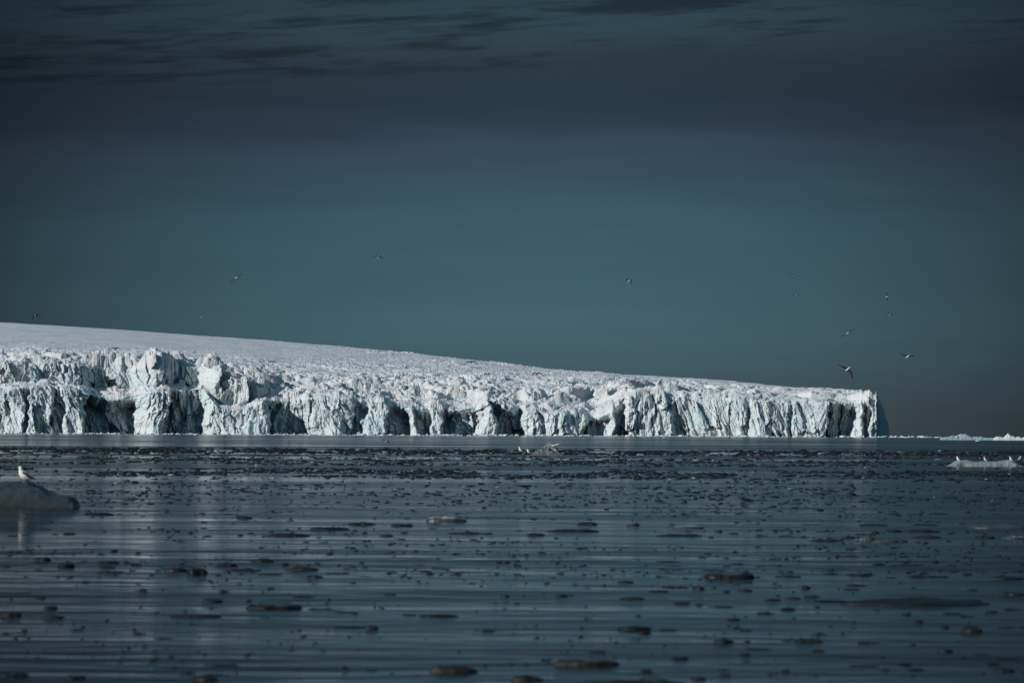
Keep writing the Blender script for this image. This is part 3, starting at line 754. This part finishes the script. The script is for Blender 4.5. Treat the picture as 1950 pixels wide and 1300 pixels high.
B += band(871, 888, 2300, (3, 18), (0.8, 2.4), clump(110, 2.6, 3, 0.50))
B += band(892, 912, 3000, (3, 20), (0.8, 2.6), clump(120, 3.5, 4, 0.42))
B += band(912, 960, 700, (3, 22), (0.8, 2.5), clump(150, 6, 5, 0.5))
B += band(855, 960, 400, (3, 14), (0.8, 2.0))
mi = np.where(rng.random(len(B)) < 0.02, 2, np.where(rng.random(len(B)) < 0.25, 1, 0))
lumps_mesh('brash_ice', B, 'wide bands of countless dark broken ice bits across the middle water', 'brash ice', [m_dark, m_brown, m_pale], mi)
# white rubble along the foot of the cliff and past its end
P = []
for k in range(900):
    a = rng.uniform(-300, 1800) if k % 4 else rng.choice([rng.normal(c, 16) for c in (190, 340, 580, 930, 1035, 1110, 1260, 1320, 1690, 1740)])
    front = np.interp(a, [1655, 1700, 1800], [6985, 7000, 7000])
    d = front - rng.gamma(1.5, 260) if rng.random() < 0.6 else front - rng.uniform(0, 60)
    d = max(d, 4700)
    aa_, _ = ray(a, 828); wpx = 2.0 + 15 * rng.random() ** 3; hpx = 0.8 + 2.8 * rng.random() ** 2.5
    m = d / F; P.append((aa_ * d, d, wpx * m, hpx * m, 1.0))
mi = (rng.random(len(P)) < 0.35).astype(int)
lumps_mesh('rubble_ice', P, 'thin line of white rubble ice floating along the foot of the ice cliff', 'rubble ice', [m_white, m_bluegrey], mi)

# scattered fragments one can count, on the open water between and below the bands
random.seed(11)
shapes = {'sliver': ('chain', (18, 60), (1.6, 3.2)), 'lump': ('lumps', (11, 30), (2.2, 4.6)), 'block': ('slab', (12, 36), (1.8, 3.4))}
zones = [('far', 915, 985, 'far open water just below the ice bands'), ('middle', 985, 1110, 'middle water around the larger floes'), ('near', 1110, 1296, 'near dark water below the larger floes')]
adj = {'sliver': 'thin dark sliver of ice', 'lump': 'small dark rounded ice lump', 'block': 'small flat dark ice block'}
protos = {}
for sh, (sty, wr, hr) in shapes.items():
    protos[sh] = []
    for k in range(7):
        V, Fq = floe_shape(1.0, 1.0, 300 + 11 * k + len(sh), sty, 0.8, 8, 20)
        V[:, 2] = np.where(V[:, 2] < 0, V[:, 2] * 0.3, V[:, 2])
        o = mesh_np('ice_fragment', V, Fq, [m_dark if k % 3 else m_brown], smooth=True); protos[sh].append((o.data)); bpy.data.objects.remove(o)
rows_c = {'far': [(930, 8, .3), (956, 5, .4), (975, 6, .3)], 'middle': [(1014, 6, .3), (1018, 5, .2), (1085, 9, .4), (1050, 30, .1)], 'near': [(1140, 16, .35), (1205, 45, .45), (1280, 12, .2)]}
cnt = {'far': 70, 'middle': 75, 'near': 65}
placed = [(f[0], f[1], f[2]) for f in FL]
for zn, y0, y1, desc in zones:
    k = 0
    while k < cnt[zn]:
        r = random.random(); acc = 0
        for yc, sdv, p in rows_c[zn]:
            acc += p
            if r <= acc: break
        b_ = random.gauss(yc, sdv)
        if not y0 <= b_ <= y1: continue
        a = random.uniform(-20, 1970) if random.random() < 0.45 else random.uniform(1250, 1970)
        if any(abs(a - q[0]) < q[2] / 2 + 12 and abs(b_ - q[1]) < 7 for q in placed) or (a < 160 and b_ < 990): continue
        sh = random.choice(['sliver', 'lump', 'lump', 'block'])
        sty, wr, hr = shapes[sh]
        sc_ = {'far': 0.6, 'middle': 0.85, 'near': 1.15}[zn]
        wpx = random.uniform(*wr) * sc_; hpx = random.uniform(*hr) * sc_
        placed.append((a, b_, wpx * 0.5))
        x, y, z = on_water(a, b_); m = y / F
        o = bpy.data.objects.new('ice_fragment', random.choice(protos[sh])); COL.objects.link(o)
        o.location = (x, y, float(wz(x, y)[0]) + 0.003); o.scale = (wpx * m, wpx * m, hpx * m * 0.75); o.rotation_euler.z = random.choice((0, math.pi)) + random.gauss(0, 0.2)
        tag(o, f'{adj[sh]} floating in the {desc}', 'ice fragment', f'{sh} shaped ice fragments on the {zn} water')
        k += 1
# specks too small and many to count between them
Sp = band(905, 1000, 1500, (2, 16), (0.7, 1.6), clump(130, 5, 12, 0.45)) + band(1000, 1120, 1100, (2.5, 16), (0.8, 1.9), clump(200, 9, 9, 0.5)) + band(1110, 1300, 420, (3, 15), (1.0, 2.2), clump(160, 14, 10, 0.45))
lumps_mesh('ice_specks', Sp, 'countless tiny dark specks of ice strewn over the nearer water', 'ice specks', [m_dark], None)

# ------------------------------------------------------------------ gulls
def loft(secs, n=10):
    """secs: list of (centre, axis_u * ru, axis_v * rv)"""
    th = np.linspace(0, 2 * math.pi, n, endpoint=False)
    V = [np.array(c)[None] + np.cos(th)[:, None] * np.array(u)[None] + np.sin(th)[:, None] * np.array(v)[None] for c, u, v in secs]
    nV = np.concatenate(V); Fq = grid_faces(len(secs), n, True)
    return nV, Fq
def join(parts):
    Vs, Fs, Ms = [], [], []; o = 0
    for V, Fq, m in parts:
        Vs.append(V); Fs.append(Fq + o); Ms.append(np.full(len(Fq), m) if np.isscalar(m) else m); o += len(V)
    return np.concatenate(Vs), np.concatenate(Fs), np.concatenate(Ms)
GM = [m_gwhite, m_gdark, m_gblack, m_gbill]
def body_loft(fwd, up, stretch=1.0):
    rt = np.cross(fwd, up)
    pr = [(-0.34, 0.004, 0.06, 0), (-0.26, 0.012, 0.05, 0), (-0.17, 0.04, 0.045, 0), (-0.08, 0.065, 0.065, -0.005), (0.02, 0.075, 0.08, -0.012), (0.11, 0.062, 0.066, -0.008),
          (0.17, 0.042, 0.043, 0.008), (0.21, 0.036, 0.038, 0.02), (0.25, 0.036, 0.038, 0.024), (0.285, 0.022, 0.022, 0.02), (0.30, 0.009, 0.012, 0.015), (0.34, 0.006, 0.009, 0.01), (0.36, 0.001, 0.001, 0.0)]
    s = [(fwd * a * stretch + up * o, rt * rw, up * rh) for a, rh, rw, o in [(q[0], q[1], q[2], q[3]) for q in pr]]
    s = [(c, rt * pr[i][2], up * pr[i][1]) for i, (c, _, _) in enumerate(s)]
    V, Fq = loft(s, 10)
    m = np.zeros(len(Fq), int); m[10 * 10:] = 3
    return V, Fq, m
def flying(px_, py_, lt, lw, rw, rtp, label, d, yaw=30, wing=1, name='gull', tipblack=True, pitch=30, bodym=None):
    """wing joints as offsets (photo px, +y down) at the gull's distance: left tip, left wrist, right wrist, right tip"""
    c = np.array(at(px_, py_, d)); k = d / F
    f = np.array([math.sin(R(yaw)) * math.cos(R(pitch)), math.cos(R(yaw)) * math.cos(R(pitch)), math.sin(R(pitch))])
    up = np.array([-math.sin(R(yaw)) * math.sin(R(pitch)), -math.cos(R(yaw)) * math.sin(R(pitch)), math.cos(R(pitch))])
    parts = []
    span = (math.hypot(*lt) + math.hypot(*rtp)) * k
    sc_ = max(0.75, span / 1.35)
    V, Fq, m = body_loft(f, up); parts.append((V * sc_ * 0.78, Fq, m if bodym is None else m * 0 + bodym))
    for tip, wr, sgn in ((lt, lw, -1), (rtp, rw, 1)):
        T = np.array([tip[0] * k, 0, -tip[1] * k]); W = np.array([wr[0] * k, 0, -wr[1] * k])
        T = T + f * -0.10 * sc_; W = W + f * 0.06 * sc_
        rootp = f * 0.03 * sc_ + up * 0.03 * sc_
        secs = []
        pts = [rootp, rootp * .5 + W * .5 + f * 0.01, W, W * .55 + T * .45, W * .2 + T * .8, T]
        ch = [0.10, 0.095, 0.085, 0.062, 0.035, 0.004]
        for i_, (p, q) in enumerate(zip(pts, ch)):
            ax = (pts[min(i_ + 1, 5)] - pts[max(i_ - 1, 0)]); ax = ax / np.linalg.norm(ax)
            nrm = np.cross(ax, f); nrm = nrm / (np.linalg.norm(nrm) + 1e-9)
            secs.append((p - f * q * 0.5 * sc_, f * q * sc_, nrm * (0.024 if i_ < 5 else 0.004) * sc_))
        V, Fq = loft(secs, 8)
        m = np.full(len(Fq), wing); 
        if tipblack: m[8 * 4:] = 2
        parts.append((V, Fq, m))
    V, Fq, m = join(parts)
    o = mesh_np(name, V, Fq, GM, smooth=True, midx=m); o.location = c
    tag(o, label, 'gull', 'gulls in flight'); return o
flying(68, 601, (-9, 8), (-4, 0), (5, -2), (10, 5), 'gull flying just above the skyline at the far left, wings drooping', 480, 210)
flying(451, 528, (-13, 9), (-5, 3), (4, -4), (12, -8), 'gull banking with spread wings high in the left part of the sky', 470, 70)
flying(383, 603.5, (-4, -3), (-2, -2), (2, -2), (4, -3), 'tiny bright gull seen as a white dot above the left slope', 1000, 120)
flying(720, 489, (-10, 0), (-4, -2), (3, -1), (11, 3), 'gull gliding alone high over the left centre, wings level', 520, 20, wing=2)
flying(1197, 535, (-7, 1), (-4, -3), (4, -2), (7, 7), 'gull with bent wings flying above the centre right of the glacier', 560, 110)
flying(1512, 525, (-6, -5), (-3, -2), (2, 1), (5, 1), 'uppermost tiny gull of the flock at right', 1150, 60)
flying(1515, 563, (-5, 2), (-3, -1), (3, -1), (6, 0), 'tiny gull directly below the uppermost one of the right flock', 1100, 100)
flying(1689, 565, (1, 9), (0, 4), (0, -4), (1, -10), 'gull turned on edge with one wing up and one down', 620, 80)
flying(1695, 598, (-9, 3), (-4, -2), (1, -2), (8, 4), 'gull seen as a thin dark arch below the edge-on gull', 740, 20, wing=2)
flying(1616, 633, (-14, 8), (-6, 3), (4, -4), (13, -8), 'gull with white belly and slanting wings above the glacier end', 460, 60)
flying(1614, 703, (-16, -11), (-5, -3), (6, 6), (13, 18), 'gull with very long wings slanting steeply down, right above the ice cliff', 400, 130)
flying(1728, 679, (-13, -9), (-5, -2), (5, -1), (15, -3), 'gull in a shallow V right of the glacier end', 430, 120)
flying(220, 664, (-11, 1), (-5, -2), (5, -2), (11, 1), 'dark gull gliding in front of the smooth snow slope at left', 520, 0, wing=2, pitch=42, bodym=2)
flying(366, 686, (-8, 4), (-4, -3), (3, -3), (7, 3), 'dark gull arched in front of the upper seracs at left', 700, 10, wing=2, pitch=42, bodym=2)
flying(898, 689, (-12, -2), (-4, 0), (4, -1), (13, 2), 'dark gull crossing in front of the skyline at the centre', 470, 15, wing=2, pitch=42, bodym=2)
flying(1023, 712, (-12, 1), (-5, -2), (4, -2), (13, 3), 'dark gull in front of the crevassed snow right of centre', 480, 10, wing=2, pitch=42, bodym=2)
flying(735, 839, (-8, -4), (-3, -1), (3, 0), (9, 5), 'gull skimming low over the water below the ice cliff', 560, 70, wing=2)

def perched(px_, py_, hpx, label, face=-1, hz=None, upright=0.6, d=None, name='gull', yaw=0.0, grp='gulls resting on floating ice'):
    """standing gull; px,py = its feet; hpx = its height in photo pixels; face -1 looks left"""
    x, y, z = on_water(px_, py_) if d is None else at(px_, py_, d)
    hh_ = 0.36
    if d is None: d = y
    p = np.array(at(px_, py_, d)); sc_ = hpx * d / F / hh_
    parts = []
    ry = np.array([0, 1.0, 0])
    # side profile in the x-z plane (x towards the head)
    prof_ = [(-0.25, 0.012, .005, .020), (-0.19, 0.030, .022, .034), (-0.12, 0.060, .050, .058), (-0.045, 0.095, .074, .078), (0.03, 0.135, .082, .082), (0.085, 0.185, .066, .066),
             (0.105, 0.235, .048, .046), (0.112, 0.275, .039, .037), (0.122, 0.308, .040, .038), (0.142, 0.328, .032, .031), (0.172, 0.326, .016, .015), (0.19, 0.319, .009, .008), (0.225, 0.308, .002, .002)]
    C = np.array([(a * 0.9 * face, 0, b_) for a, b_, _, _ in prof_])
    secs = []
    for i_, (a, b_, rv, ru) in enumerate(prof_):
        t = C[min(i_ + 1, len(C) - 1)] - C[max(i_ - 1, 0)]; t = t / np.linalg.norm(t)
        nrm = np.cross(ry, t)
        secs.append((C[i_], ry * ru * 1.15, nrm * rv * (1.28 if i_ < 10 else 1)))
    V, Fq = loft(secs, 14); m = np.zeros(len(Fq), int); m[14 * 10:] = 3
    parts.append((V, Fq, m))
    for sgn in (-1, 1):                     # folded wings laid on the back
        ws = [(0.055, 0.185, .030, .012), (0.01, 0.165, .052, .02), (-0.07, 0.118, .050, .022), (-0.16, 0.075, .032, .018), (-0.25, 0.040, .014, .010), (-0.32, 0.022, .003, .003)]
        secs = []
        for a, b_, rv, ru in ws:
            yoff = sgn * (0.066 - 0.15 * max(0, -a - 0.03))
            secs.append((np.array([a * face, yoff, b_]), ry * ru * sgn * 1.2, np.array([0, 0, rv])))
        V, Fq = loft(secs, 10); mm_ = np.full(len(Fq), 1); mm_[30:] = 2
        parts.append((V, Fq, mm_))
    V, Fq = loft([(np.array([0.06 * face, 0, 0.212]), ry * .03, np.array([0, 0, .006])), (np.array([-0.02 * face, 0, 0.185]), ry * .068, np.array([0, 0, .02])), (np.array([-0.12 * face, 0, 0.108]), ry * .055, np.array([0, 0, .02])), (np.array([-0.22 * face, 0, 0.052]), ry * .02, np.array([0, 0, .01]))], 10)
    parts.append((V, Fq, 1))
    for sgn in (-1, 1):                     # legs and webbed feet
        V, Fq = loft([(np.array([0.02 * face, sgn * .03, .06]), ry * .006, np.array([.006, 0, 0])), (np.array([0.02 * face, sgn * .03, .008]), ry * .005, np.array([.005, 0, 0])), (np.array([0.02 * face, sgn * .03, .002]), ry * .02, np.array([.025, 0, 0]))], 6)
        parts.append((V, Fq, 3))
    V, Fq, m = join(parts)
    o = mesh_np(name, V * sc_, Fq, GM, smooth=True, midx=m); o.location = p; o.rotation_euler.z = yaw
    tag(o, label, 'gull', grp); return o
dfl = on_water(46, 966)[1]
perched(47, 914, 27, 'gull with a white head and dark back standing on the big grey floe', -1, d=dfl + 0.6)
db = on_water(1042, 867)[1]
perched(992, 860, 10, 'upright gull sitting left of another on the low dark shelf of ice', -1, d=db + 0.3)
perched(1007, 862.5, 8, 'gull sitting low between the upright gull and the pointed iceberg', -1, d=db + 0.3)
g = flying(1052, 848, (-6, -4), (-3, -3), (5, -1), (13, -5), 'gull landing on the pointed iceberg with its wings raised', db, 300, wing=0); g['group'] = 'gulls resting on floating ice'
dr = on_water(1878, 888)[1] + 0.4
perched(1826, 878, 10, 'gull standing on the left hump of the long whitish floe', -1, d=dr)
perched(1877, 877.5, 8, 'distant looking gull at the middle of the long whitish floe', -1, d=dr)
perched(1926, 877, 8.5, 'gull hunched on the right hump of the long whitish floe', -1, d=dr)
perched(1941, 876, 8, 'rightmost gull on the long whitish floe, spreading its feathers', 1, d=dr)
